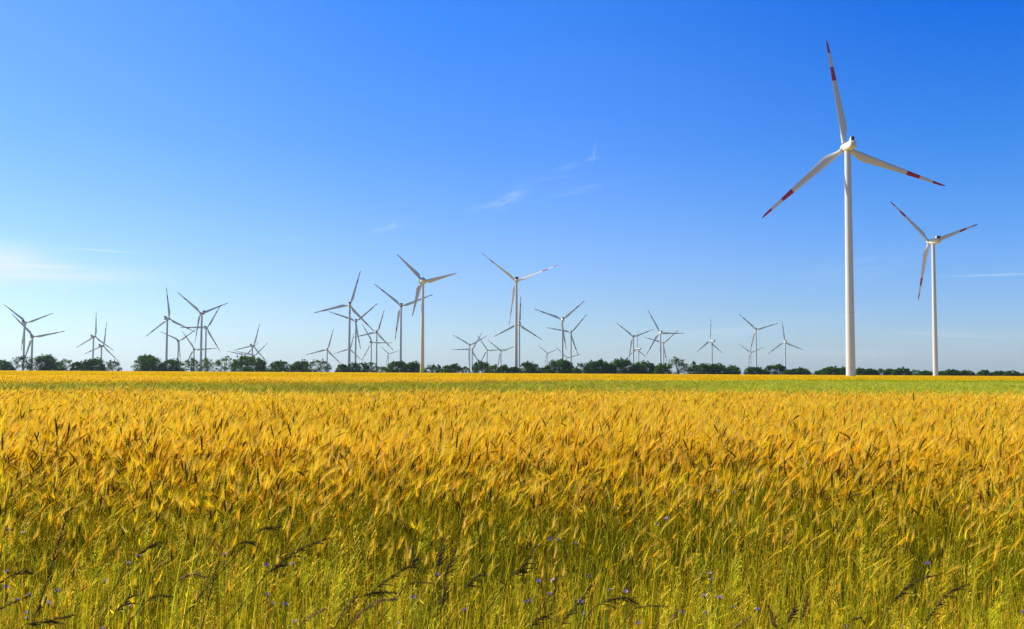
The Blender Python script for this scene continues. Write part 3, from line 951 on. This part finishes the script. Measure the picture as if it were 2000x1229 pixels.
# thin zone of short late plants in front of the crop, lower and sparser towards the camera
Q = spots(4.7, 6.75, .082); e_ = edge_at(Q); kq = np.clip((Q[:, 1] - 4.8) / (e_ - 4.8), 0, 1.0)
ok = (Q[:, 1] < e_ + .1) & (RND.uniform(size=len(Q)) < .30 + .70 * kq ** 1.2); Q = Q[ok]; kq = kq[ok]
nq = len(Q)
pts = np.concatenate([np.c_[P, np.zeros(n)], np.c_[Q, np.zeros(nq)]])
hh = np.concatenate([hs_, (.50 + .46 * kq ** 1.1) * RND.normal(1, .12, nq)])
ix = np.concatenate([idx, NA + RND.randint(0, NE, nq)])
ws_ = np.concatenate([np.full(n, .92), .66 + .24 * kq])
rr_ = lean_rot(len(pts)); rr_[n:, :2] *= .6
scatter("barley_crop", LA, pts, rr_, np.c_[ws_, ws_, hh], ix, "golden bearded barley covering the near field, ears nodding to the right", "barley")

# --- middle distance: clumps
LB = lib("barley_source_middle"); NB = 7
def clump(pal, count, rad, lod, h, leaves):
    b = MB()
    for _ in range(count):
        a = RND.normal(-.1, .9) if RND.uniform() > .3 else RND.uniform(-3.14, 3.14)
        barley(b, RND.uniform(-rad, rad), RND.uniform(-rad, rad), h * RND.normal(1, .075), bends(), lod, pal, a, leaves)
    return b
for i in range(NB): put(LB, "clump_a%02d" % i, clump(GOLD, 11, .17, 1, 1.06, 1))
for i in range(NB): put(LB, "clump_b%02d" % i, clump(GREEN, 11, .17, 1, 1.0, 2))
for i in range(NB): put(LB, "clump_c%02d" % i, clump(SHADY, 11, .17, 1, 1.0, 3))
P = spots(15.2, 33, .27)
s_, a_ = strip(P); n = len(P)
gr_ = RND.uniform(size=n) < s_
hz = (RND.normal(1.0, .03, n) + .03 * wave(P[:, 0], P[:, 1], .8)) * (1 - s_ * np.interp(a_, [-.5, 0, .3], [.05, .05, .04]))
r = np.zeros((n, 3)); r[:, 2] = RND.normal(0, .35, n)
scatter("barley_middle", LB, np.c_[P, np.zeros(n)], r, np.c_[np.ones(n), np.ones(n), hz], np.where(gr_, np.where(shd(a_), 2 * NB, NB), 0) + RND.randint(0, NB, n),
        "barley farther out, ripening gold, with the start of the greener strip", "barley")

LC = lib("barley_source_far"); NC = 6
for i in range(NC): put(LC, "patch_a%02d" % i, clump(GOLD, 95, .55, 2, 1.06, 0))
for i in range(NC): put(LC, "patch_b%02d" % i, clump(GREEN, 110, .55, 2, 1.0, 1))
for i in range(NC): put(LC, "patch_c%02d" % i, clump(SHADY, 110, .55, 2, 1.0, 2))
P = spots(32.5, 78, .85)
s_, a_ = strip(P); n = len(P)
gr_ = RND.uniform(size=n) < s_
hz = (RND.normal(1.0, .03, n) + .02 * wave(P[:, 0], P[:, 1], .3)) * (1 - s_ * np.interp(a_, [-.5, 0, .3], [.05, .05, .04]))
r = np.zeros((n, 3)); r[:, 2] = RND.normal(0, .3, n)
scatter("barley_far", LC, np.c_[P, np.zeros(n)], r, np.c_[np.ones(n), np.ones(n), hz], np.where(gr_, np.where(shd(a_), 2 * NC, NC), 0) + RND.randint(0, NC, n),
        "green lower strip and gold barley behind it crossing the whole field", "barley")

LD = lib("barley_source_horizon"); ND = 4
def tuft_patch(pal, count, half, size):
    """far patches: ears and awns only, on the canopy"""
    b = MB()
    for _ in range(count):
        x, y = RND.uniform(-half, half, 2); h = RND.normal(1.08, .05)
        a = RND.normal(.35, .45); d = Vector((math.sin(a), RND.normal(0, .3), math.cos(a))).normalized()
        p = Vector((x, y, h - .16 * size)); L = .24 * size; sd_ = Vector((1, RND.normal(0, .4), 0)).normalized()
        c0 = jit(pal['awn'] if RND.uniform() < .66 else pal['ear'] if RND.uniform() < .6 else pal['s0'], .25)
        w0 = .035 * size
        b.add([p - sd_ * w0 * .5, p + sd_ * w0 * .5, p + d * L * .6 + sd_ * w0 * .8, p + d * L, p + d * L * .6 - sd_ * w0 * .8], [(0, 1, 2, 3, 4)], c0)
    return b
for i in range(ND): put(LD, "swath_a%02d" % i, tuft_patch(GOLD, 420, 1.3, .8))
for i in range(ND): put(LD, "swath_b%02d" % i, tuft_patch(GREEN, 420, 1.3, .8))
for i in range(ND): put(LD, "swath_c%02d" % i, tuft_patch(GOLD, 520, 7.5, 1.6))
P = spots(77, 235, 2.2)
s_, a_ = strip(P); n1_ = len(P)
id1 = np.where(RND.uniform(size=n1_) < s_, ND, 0) + RND.randint(0, ND, n1_)
h1 = RND.normal(1.0, .015, n1_) * (1 - s_ * .05)
P2 = spots(232, 930, 12); n2_ = len(P2)
P = np.concatenate([P, P2]); n = n1_ + n2_
r = np.zeros((n, 3)); r[:, 2] = RND.uniform(-.3, .3, n)
scatter("barley_horizon", LD, np.c_[P, np.zeros(n)], r, np.c_[np.ones(n), np.ones(n), np.concatenate([h1, np.ones(n2_)])],
        np.concatenate([id1, 2 * ND + RND.randint(0, ND, n2_)]), "gold barley running out to the foot of the trees", "barley")

# --- dense leaf canopy below the ears, from the middle distance to the trees
mt, q, o = mat("canopy")
pos = q.new('ShaderNodeNewGeometry').outputs['Position']
mp = q.new('ShaderNodeMapping'); q.l.new(pos, mp.inputs[0]); mp.inputs['Scale'].default_value = (1, .45, 1)
c = q.mix(q.step(q.noise(mp.outputs[0], 5.0, 4, .7), .36, .66), (.22, .17, .012), (.80, .47, .012))
vc = q.new('ShaderNodeVertexColor'); vc.layer_name = 'tint'
c = q.mix(vc.outputs[0], c, q.mix(q.step(q.noise(mp.outputs[0], 5.0, 4, .7), .36, .66), (.11, .14, .014), (.34, .36, .02)))
bs = q.new('ShaderNodeBsdfDiffuse'); q.put(bs.inputs[0], c); q.l.new(bs.outputs[0], o.inputs[0])
g = MB(); rows_ = np.concatenate([np.arange(16, 40, .8), np.arange(40, 130, 2.0), np.arange(130, 300, 8), np.arange(300, 945, 40), [945]])
nx = 41; V = []; Cc = []
for yy in rows_:
    for u_ in np.linspace(-1, 1, nx):
        V.append((u_ * (.62 * yy + 3), yy, 0))
V = np.array(V); s_, a_ = strip(V[:, :2])
base_h = np.interp(V[:, 1], [16, 22, 45, 80, 130], [.55, .68, .80, .95, 1.0])
V[:, 2] = base_h * (1 - s_ * np.interp(a_, [-.5, 0, .3], [.14, .12, .10])) + RND.uniform(-.03, .03, len(V))
Cc = [(float(k), float(k), float(k)) for k in s_]
g.add(V, [(j * nx + i, j * nx + i + 1, (j + 1) * nx + i + 1, (j + 1) * nx + i) for j in range(len(rows_) - 1) for i in range(nx - 1)], Cc)
tag(link("barley_leaf_layer", g.mesh("barley_leaf_layer", mt, True)), "closed layer of barley leaves and stems under the distant ears", "barley", kind="stuff")

# --- wild grass along the near edge of the field
LG = lib("grass_source"); NT_, NP_ = 7, 8
def tuft(i):
    """wild grass: upright thin blades and dry stalks, some snapped, with short leaf flecks"""
    b = MB(); up = Vector((0, 0, 1))
    for _ in range(15):
        a = RND.uniform(0, 6.28); out_ = Vector((math.cos(a), math.sin(a), 0)); side = Vector((-out_.y, out_.x, 0))
        p = Vector((RND.uniform(-.07, .07), RND.uniform(-.07, .07), 0)); L = RND.uniform(.38, .8); an = RND.uniform(.0, .15); dr = RND.uniform(.05, .7)
        if RND.uniform() < .15: dr = RND.uniform(1.5, 2.6)
        lp = [p.copy()]
        for t_ in range(6):
            p = p + (up * math.cos(an) + out_ * math.sin(an)) * L / 6; an += dr / 6 * (t_ / 3); lp.append(p.copy())
        v = RND.uniform()
        c0 = jit((.22, .29, .016) if v < .36 else (.56, .50, .016) if v < .66 else (.90, .62, .016) if v < .85 else (.50, .24, .02) if v < .92 else (.16, .09, .03), .3)
        wd = RND.uniform(.0018, .0046)
        b.ribbon(lp, [wd * (1 - (t_ / 6) ** 2 * .9) for t_ in range(7)], side, c0)
        for _k in range(RND.randint(0, 4)):
            j = RND.randint(2, 6); q0 = lp[j]; d = (up * RND.uniform(-.2, 1) + rv()).normalized(); l_ = RND.uniform(.015, .05); sd_ = d.cross(rv()).normalized(); w_ = RND.uniform(.0012, .0030)
            cf = jit((.92, .66, .016) if RND.uniform() < .55 else (.40, .48, .018), .25)
            b.add([q0 - sd_ * w_ * .4, q0 + d * l_ * .5 - sd_ * w_, q0 + d * l_, q0 + d * l_ * .5 + sd_ * w_], [(0, 1, 2, 3)], cf)
    return b
def airy_panicle(i):
    """bent-grass: hair-thin stem with a haze of fine branches tipped with grains"""
    b = MB()
    for _ in range(3):
        x, y = RND.uniform(-.08, .08, 2); h = RND.uniform(.48, .80); a = RND.normal(.1, .12); ph = RND.uniform(-.5, .5)
        d = Vector((math.sin(a), ph * .2, math.cos(a))).normalized(); p0 = Vector((x, y, 0)); L = RND.uniform(.16, .26)
        col_ = jit((.86, .64, .03) if RND.uniform() < .5 else (.72, .66, .03), .2)
        b.tube([p0, p0 + d * h * .6, p0 + d * (h + L)], [.0013, .001, .0005], 3, lerp(col_, (.25, .26, .05), .5), cap=False)
        for _k in range(46):
            k = RND.uniform(0, 1); q0 = p0 + d * (h + L * k); e = rv(); e = (e - d * e.dot(d)).normalized()
            bl = (1 - k * .7) * RND.uniform(.03, .10); dd = (d * .75 + e).normalized(); q1 = q0 + dd * bl
            sdv = d.cross(e).normalized()
            b.add([q0 - sdv * .0005, q0 + sdv * .0005, q1 + sdv * .0005, q1 - sdv * .0005], [(0, 1, 2, 3)], col_)
            gr = RND.uniform(.0016, .0032); gd = (dd + rv() * .4).normalized()
            b.add([q1 - sdv * gr, q1 + gd * gr * 2.6, q1 + sdv * gr, q1 - gd * gr * 1.6], [(0, 1, 2, 3)], jit(col_, .25))
    return b
for i in range(NT_): put(LG, "grass_a%02d" % i, tuft(i))
for i in range(NP_): put(LG, "grass_b%02d" % i, airy_panicle(i))
P = spots(3.9, 6.5, .125); P = P[RND.uniform(size=len(P)) < .9]
Q = spots(4.3, 7.3, .155); qk = wave(Q[:, 0], Q[:, 1], 1.1, 4); Q = Q[(RND.uniform(size=len(Q)) < .34 + .40 * qk)]
hq = np.clip(RND.normal(.92, .09, len(Q)) + (Q[:, 1] - 5.2) * .12, .7, 1.2)
n = len(P) + len(Q)
pts = np.concatenate([np.c_[P, np.zeros(len(P))], np.c_[Q, np.zeros(len(Q))]])
sc = np.concatenate([RND.normal(1.0, .16, len(P)), hq])
ix = np.concatenate([RND.randint(0, NT_, len(P)), NT_ + RND.randint(0, NP_, len(Q))])
r = np.zeros((n, 3)); r[:, 2] = np.where(ix < NT_, RND.uniform(-3, 3, n), RND.normal(0, .6, n)); r[:, 1] = RND.normal(.05, .07, n)
scatter("wild_grass", LG, pts, r, np.c_[sc, sc, sc], ix, "green and straw-coloured wild grass with hazy fine seed heads along the field edge", "grass")

# ------------------------------------------------------------------ cornflowers
def simple_mat(name, colr, transl=.3):
    mt, q, o = mat(name)
    n1 = q.noise(q.new('ShaderNodeTexCoord').outputs['Object'], 60, 2)
    c = q.mix(n1, tuple(v * .75 for v in colr), tuple(min(1, v * 1.25) for v in colr))
    d = q.new('ShaderNodeBsdfDiffuse'); q.put(d.inputs[0], c); tr = q.new('ShaderNodeBsdfTranslucent'); q.put(tr.inputs[0], c)
    ms = q.new('ShaderNodeMixShader'); ms.inputs[0].default_value = transl
    q.l.new(d.outputs[0], ms.inputs[1]); q.l.new(tr.outputs[0], ms.inputs[2]); q.l.new(ms.outputs[0], o.inputs[0])
    return mt


M_blue = simple_mat("petal_violet_blue", (.20, .11, .62)); M_lil = simple_mat("petal_lilac", (.55, .38, .72))
M_stem = simple_mat("flower_stem", (.15, .20, .05), .15); M_bud = simple_mat("flower_bud", (.16, .17, .06), .1)
MEF = {}
for key, mm in (('b', M_blue), ('l', M_lil)):
    for v_ in range(3):
        b = MB(); rg = np.random.RandomState(50 + v_)
        for k in range(9):
            a = 2 * math.pi * k / 9 + rg.uniform(-.2, .2); o_ = Vector((math.cos(a), math.sin(a), 0)); sd_ = Vector((-o_.y, o_.x, 0))
            el_ = rg.uniform(.25, .75); d = (o_ * math.cos(el_) + Vector((0, 0, math.sin(el_)))); L = rg.uniform(.011, .016)
            p0 = o_ * .002
            b.add([p0, p0 + d * L * .55 - sd_ * .0022, p0 + d * L - sd_ * .0055, p0 + d * L * .86 - sd_ * .0018, p0 + d * L * 1.08, p0 + d * L * .86 + sd_ * .0018, p0 + d * L + sd_ * .0055, p0 + d * L * .55 + sd_ * .0022],
                  [(0, 1, 2, 3), (0, 3, 4, 5), (0, 5, 6, 7)])
        for k in range(7):
            a = rg.uniform(0, 6.28); o_ = Vector((math.cos(a), math.sin(a), 0)); p0 = o_ * .0015
            b.tube([p0, p0 + Vector((0, 0, .009)) + o_ * .002], [.0009, .0005], 4)
        MEF[key, v_] = b.mesh("petals", mm)
b = MB(); b.tube([(0, 0, -.014), (0, 0, -.010), (0, 0, -.004), (0, 0, .001)], [.0018, .0046, .0044, .0026], 8); ME_bud = b.mesh("bud", M_bud, True)

FLOW = [(x / 2.864 + ox, y / 2.864 + 800) for ox, L in (
    (0, [(42, 675), (127, 687), (1253, 812), (773, 818), (718, 858), (588, 960), (318, 1015), (163, 1035), (92, 1067), (147, 1140), (150, 1165), (727, 1100), (270, 1082), (40, 907), (572, 1226), (35, 993)]),
    (500, [(55, 872), (205, 865), (1013, 925), (878, 1052), (65, 1038), (95, 1085), (165, 1090), (215, 1187), (790, 1195), (1165, 1122)]),
    (1000, [(212, 728), (258, 730), (360, 748), (580, 550), (1240, 463), (1155, 455), (863, 610), (810, 640), (148, 963), (228, 957), (430, 932), (207, 1034), (75, 1078), (98, 1070), (360, 1067), (387, 1080), (398, 1143), (545, 1010), (637, 1020), (1107, 918), (1117, 950), (1075, 1043), (1160, 1053), (1235, 1104), (952, 1134), (1088, 1140), (705, 1195), (1375, 1120)]),
    (1500, [(893, 863), (432, 1210), (755, 1222), (1430, 1135)])) for (x, y) in L]
LILAC = {1, 4, 5, 10, 12, 21, 23, 31, 32, 35, 40, 44, 45}
ORD = ["first", "second", "third", "fourth", "fifth", "sixth", "seventh", "eighth", "ninth", "tenth", "eleventh", "twelfth", "thirteenth", "fourteenth", "fifteenth", "sixteenth", "seventeenth", "eighteenth", "nineteenth", "twentieth"]


def bands(items, ylim):
    """label helper: which horizontal band and which place from the left within it"""
    res = {}
    for bi in range(len(ylim) - 1):
        ids = sorted([i for i, (x, y) in enumerate(items) if ylim[bi] <= y < ylim[bi + 1]], key=lambda i: items[i][0])
        for j, i in enumerate(ids):
            res[i] = (bi, j, len(ids))
    return res


fb = bands(FLOW, [900, 1075, 1130, 1165, 1190, 1300])
zone = ["high among the barley stems", "in the grass below the barley edge", "in the middle of the foreground grass", "low in the foreground grass", "along the bottom picture edge"]
for i, (px_, py_) in enumerate(FLOW):
    dep = (py_ - 731) / FPX
    hgt = .80 if py_ > 1100 else .9
    y = min(6.1, max(4.55, (EYE - hgt) / dep))
    rg = np.random.RandomState(300 + i)
    p = at(px_, py_, y)
    f = empty("cornflower", (p.x, p.y, 0))
    kd = 'l' if i in LILAC else 'b'
    bi, j, tot = fb[i]
    tag(f, "%s cornflower %s, %s from the left there" % ("pale lilac" if kd == 'l' else "violet-blue", zone[bi], ORD[j]), "flower", "cornflowers in the field edge")
    lx = rg.uniform(-.06, .06)
    b = MB(); b.tube([(lx, .02, 0), (lx * .4, .01, p.z * .6), (0, 0, p.z - .012)], [.0016, .0013, .001], 4)
    link("stem", b.mesh("flower_stem", M_stem), f)
    hd = link("petals", MEF[kd, i % 3], f, (0, 0, p.z)); hd.rotation_euler = (rg.uniform(.1, .7), rg.uniform(-.4, .4), rg.uniform(0, 6)); hd.scale = (.76,) * 3
    bd = link("bud", ME_bud, f, (0, 0, p.z)); bd.rotation_euler = hd.rotation_euler

# ------------------------------------------------------------------ dark tall grass heads in front
M_head = simple_mat("seed_head_brown", (.165, .115, .036), .3)
M_headl = simple_mat("seed_head_straw", (.34, .22, .10), .3)
M_straw = simple_mat("dark_stem", (.10, .085, .03), .15)
# polylines of the seed heads, base to tip, pixels of the photograph; last item: kind (d dark, t thin, s straw)
HEADS = [(x0, L, kd) for x0, L, kd in (
    (0, [(185, 1200), (262, 960), (320, 760), (380, 580)], 'd'), (0, [(-20, 985), (60, 930), (140, 905), (165, 915)], 'd'), (0, [(-20, 1130), (60, 1085), (150, 1050)], 't'),
    (0, [(145, 1200), (250, 1185), (410, 1150)], 'd'), (0, [(600, 830), (640, 785), (672, 757)], 't'), (0, [(765, 825), (820, 775), (888, 742)], 'd'),
    (0, [(1230, 765), (1262, 690), (1297, 625)], 't'), (0, [(800, 1090), (870, 1045), (960, 1045)], 't'), (0, [(650, 1130), (690, 1090), (727, 1037)], 'd'),
    (0, [(1000, 955), (1075, 925), (1160, 940)], 's'), (0, [(780, 690), (812, 630), (842, 578)], 't'), (0, [(1335, 748), (1380, 742), (1432, 745)], 'd'), (0, [(1160, 1090), (1200, 930), (1225, 850)], 't'),
    (500, [(55, 925), (150, 850), (270, 770), (415, 718)], 'd'), (500, [(-10, 695), (60, 662), (142, 656)], 'd'), (500, [(660, 1010), (740, 950), (830, 890), (918, 858)], 'd'),
    (500, [(590, 1045), (690, 1020), (805, 1030)], 'd'), (500, [(520, 1205), (610, 1120), (700, 1070), (785, 1062)], 's'), (500, [(1012, 895), (1028, 810), (1047, 718)], 'd'),
    (500, [(1050, 960), (1070, 880), (1112, 795)], 'd'), (500, [(877, 890), (878, 830), (878, 768)], 'd'), (500, [(1165, 1005), (1205, 960), (1252, 922)], 'd'),
    (500, [(215, 1228), (300, 1165), (382, 1118)], 's'), (500, [(455, 1195), (500, 1110), (562, 1048)], 's'), (500, [(1040, 1110), (1050, 1030), (1062, 950)], 'd'), (500, [(840, 985), (900, 970), (975, 970)], 't'),
    (1000, [(-10, 935), (60, 880), (140, 757)], 'd'), (1000, [(150, 1135), (195, 1070), (247, 1005)], 't'), (1000, [(265, 1215), (340, 1120), (445, 985)], 'd'),
    (1000, [(460, 1105), (560, 1060), (650, 1060), (706, 1090)], 'd'), (1000, [(685, 1115), (770, 1098), (862, 1102)], 't'), (1000, [(95, 1230), (150, 1170), (220, 1145)], 'd'),
    (1000, [(868, 1228), (895, 1180), (925, 1125)], 's'), (1000, [(1245, 1225), (1290, 1190), (1335, 1163)], 's'),
    (1500, [(690, 1090), (760, 1010), (840, 955), (935, 928)], 'd'), (1500, [(868, 1215), (950, 1095), (1020, 1020), (1122, 978)], 'd'), (1500, [(45, 1229), (25, 1170), (3, 1105)], 'd'),
    (1500, [(108, 1205), (130, 1150), (156, 1085)], 'd'), (1500, [(185, 1175), (205, 1110), (227, 1038)], 'd'), (1500, [(465, 1180), (510, 1165), (537, 1192)], 't'))]
GR = [([(x / 2.864 + x0, y / 2.864 + 800) for x, y in L], kd) for x0, L, kd in HEADS]
mids = [(L[len(L) // 2][0], L[len(L) // 2][1]) for L, kd in GR]
gb = bands(mids, [900, 1075, 1140, 1180, 1300])
gz_ = ["against the barley edge", "in the middle of the foreground", "low in the foreground", "at the bottom picture edge"]
for i, (L, kd) in enumerate(GR):
    rg = np.random.RandomState(500 + i)
    y0 = rg.uniform(3.9, 4.5) if L[0][1] > 1100 else rg.uniform(4.5, 4.9)
    P = [at(px_, py_, y0 + .04 * k_) for k_, (px_, py_) in enumerate(L)]
    # smooth path
    path = []
    for k_ in range(len(P) - 1):
        a0 = P[max(0, k_ - 1)]; a1 = P[k_]; a2 = P[k_ + 1]; a3 = P[min(len(P) - 1, k_ + 2)]
        for t_ in np.linspace(0, 1, 7)[:-1]:
            path.append(.5 * ((2 * a1) + (a2 - a0) * t_ + (2 * a0 - 5 * a1 + 4 * a2 - a3) * t_ ** 2 + (3 * a1 - a0 - 3 * a2 + a3) * t_ ** 3))
    path.append(P[-1])
    d0 = (path[1] - path[0]).normalized()
    ft = path[0] - Vector((d0.x * .35 * max(.2, path[0].z), 0, path[0].z)); base = Vector((ft.x, ft.y, 0))
    gsp = empty("seed_grass", base)
    colr = {'d': "dark brown", 't': "thin dark", 's': "straw-brown"}[kd]
    bi, j, tot = gb[i]
    tall = abs(L[-1][1] - L[0][1]) > 1.1 * abs(L[-1][0] - L[0][0])
    tag(gsp, "%s %s grass seed head %s, %s from the left there" % (colr, "upright" if tall else "arching", gz_[bi], ORD[j]), "grass stalk", "tall grass stalks with dark seed heads")
    b = MB(); z0 = path[0].z
    sp = [Vector((0, 0, 0))] + [Vector((path[0].x - base.x, path[0].y - base.y, z0)) * k_ for k_ in ()]
    m1 = (path[0] - base) - d0 * z0 * .5
    m1 = Vector((m1.x * .9, m1.y, z0 * .55))
    b.tube([Vector((0, 0, 0)), m1] + [p - base for p in path], [.0022, .002] + [.0017 - .001 * k_ / len(path) for k_ in range(len(path))], 5)
    link("stem", b.mesh("grass_stem", M_straw), gsp)
    b = MB(); tot_l = sum((path[k_ + 1] - path[k_]).length for k_ in range(len(path) - 1))
    dens = {'d': 520, 't': 330, 's': 520}[kd]; wid_ = {'d': .0062, 't': .0045, 's': .007}[kd]
    for _ in range(int(dens * tot_l) + 14):
        k_ = rg.uniform(.08, 1); f_ = k_ * (len(path) - 1); j_ = min(len(path) - 2, int(f_)); p = path[j_].lerp(path[j_ + 1], f_ - j_) - base
        d = (path[j_ + 1] - path[j_]).normalized(); e = Vector(rg.normal(size=3)); e = (e - d * e.dot(d)).normalized()
        wv = wid_ * math.sin(math.pi * min(1, .2 + k_ * .78)) ** .7 * rg.uniform(.3, 1.5)
        q1 = p + e * wv + d * wv * 1.4; gd = (d + e * .5).normalized(); l_ = rg.uniform(.007, .014); sdv = gd.cross(e).normalized()
        r_ = rg.uniform(.0011, .0021)
        b.add([p, q1 - sdv * r_, q1 + gd * l_, q1 + sdv * r_], [(0, 1, 2, 3)]); b.add([q1 - e * r_, q1 + gd * l_ * .9, q1 + e * r_], [(0, 1, 2)])
    if kd == 'd':
        for _ in range(int(rg.uniform(4, 11))):        # drooping side branches
            f_ = rg.uniform(.1, .75) * (len(path) - 1); j_ = int(f_); p = path[j_] - base; d = (path[j_ + 1] - path[j_]).normalized()
            v = (d + Vector((rg.uniform(.1, .5), 0, rg.uniform(-.3, .25)))).normalized(); bl = rg.uniform(.025, .085)
            bp = [p + v * bl * t_ + Vector((0, 0, -.35 * bl * t_ * t_)) for t_ in np.linspace(0, 1, 5)]
            b.tube(bp, [.0005, .0014, .0020, .0015, .0004], 5)
            for q_ in bp[1:]:
                for _k in range(4):
                    e = Vector(rg.normal(size=3)).normalized() * .5; gd = (v + e).normalized(); sdv = gd.cross(e).normalized() * .0014
                    b.add([q_ - sdv, q_ + gd * .011, q_ + sdv], [(0, 1, 2)])
    link("seed_head", b.mesh("seed_head", M_headl if kd == 's' else M_head), gsp)

# ------------------------------------------------------------------ summer haze
HAZE = 0.000032
b = MB(); X, Y0, Y1, Z0, Z1 = 7500, -120, 12500, -44.0, 170
b.add([(-X, Y0, Z0), (X, Y0, Z0), (X, Y1, Z0), (-X, Y1, Z0), (-X, Y0, Z1), (X, Y0, Z1), (X, Y1, Z1), (-X, Y1, Z1)],
      [(0, 3, 2, 1), (4, 5, 6, 7), (0, 1, 5, 4), (1, 2, 6, 5), (2, 3, 7, 6), (3, 0, 4, 7)])
mt = bpy.data.materials.new("haze"); mt.use_nodes = True; q = NT(mt.node_tree); q.n.clear()
o = q.new('ShaderNodeOutputMaterial'); pv = q.new('ShaderNodeVolumePrincipled')
pv.inputs['Color'].default_value = (.72, .86, 1.0, 1); pv.inputs['Density'].default_value = HAZE; pv.inputs['Anisotropy'].default_value = .3
q.l.new(pv.outputs[0], o.inputs['Volume'])
tag(link("haze", b.mesh("haze", mt)), "thin blue summer haze over the whole field and wind farm", "haze", kind="stuff")
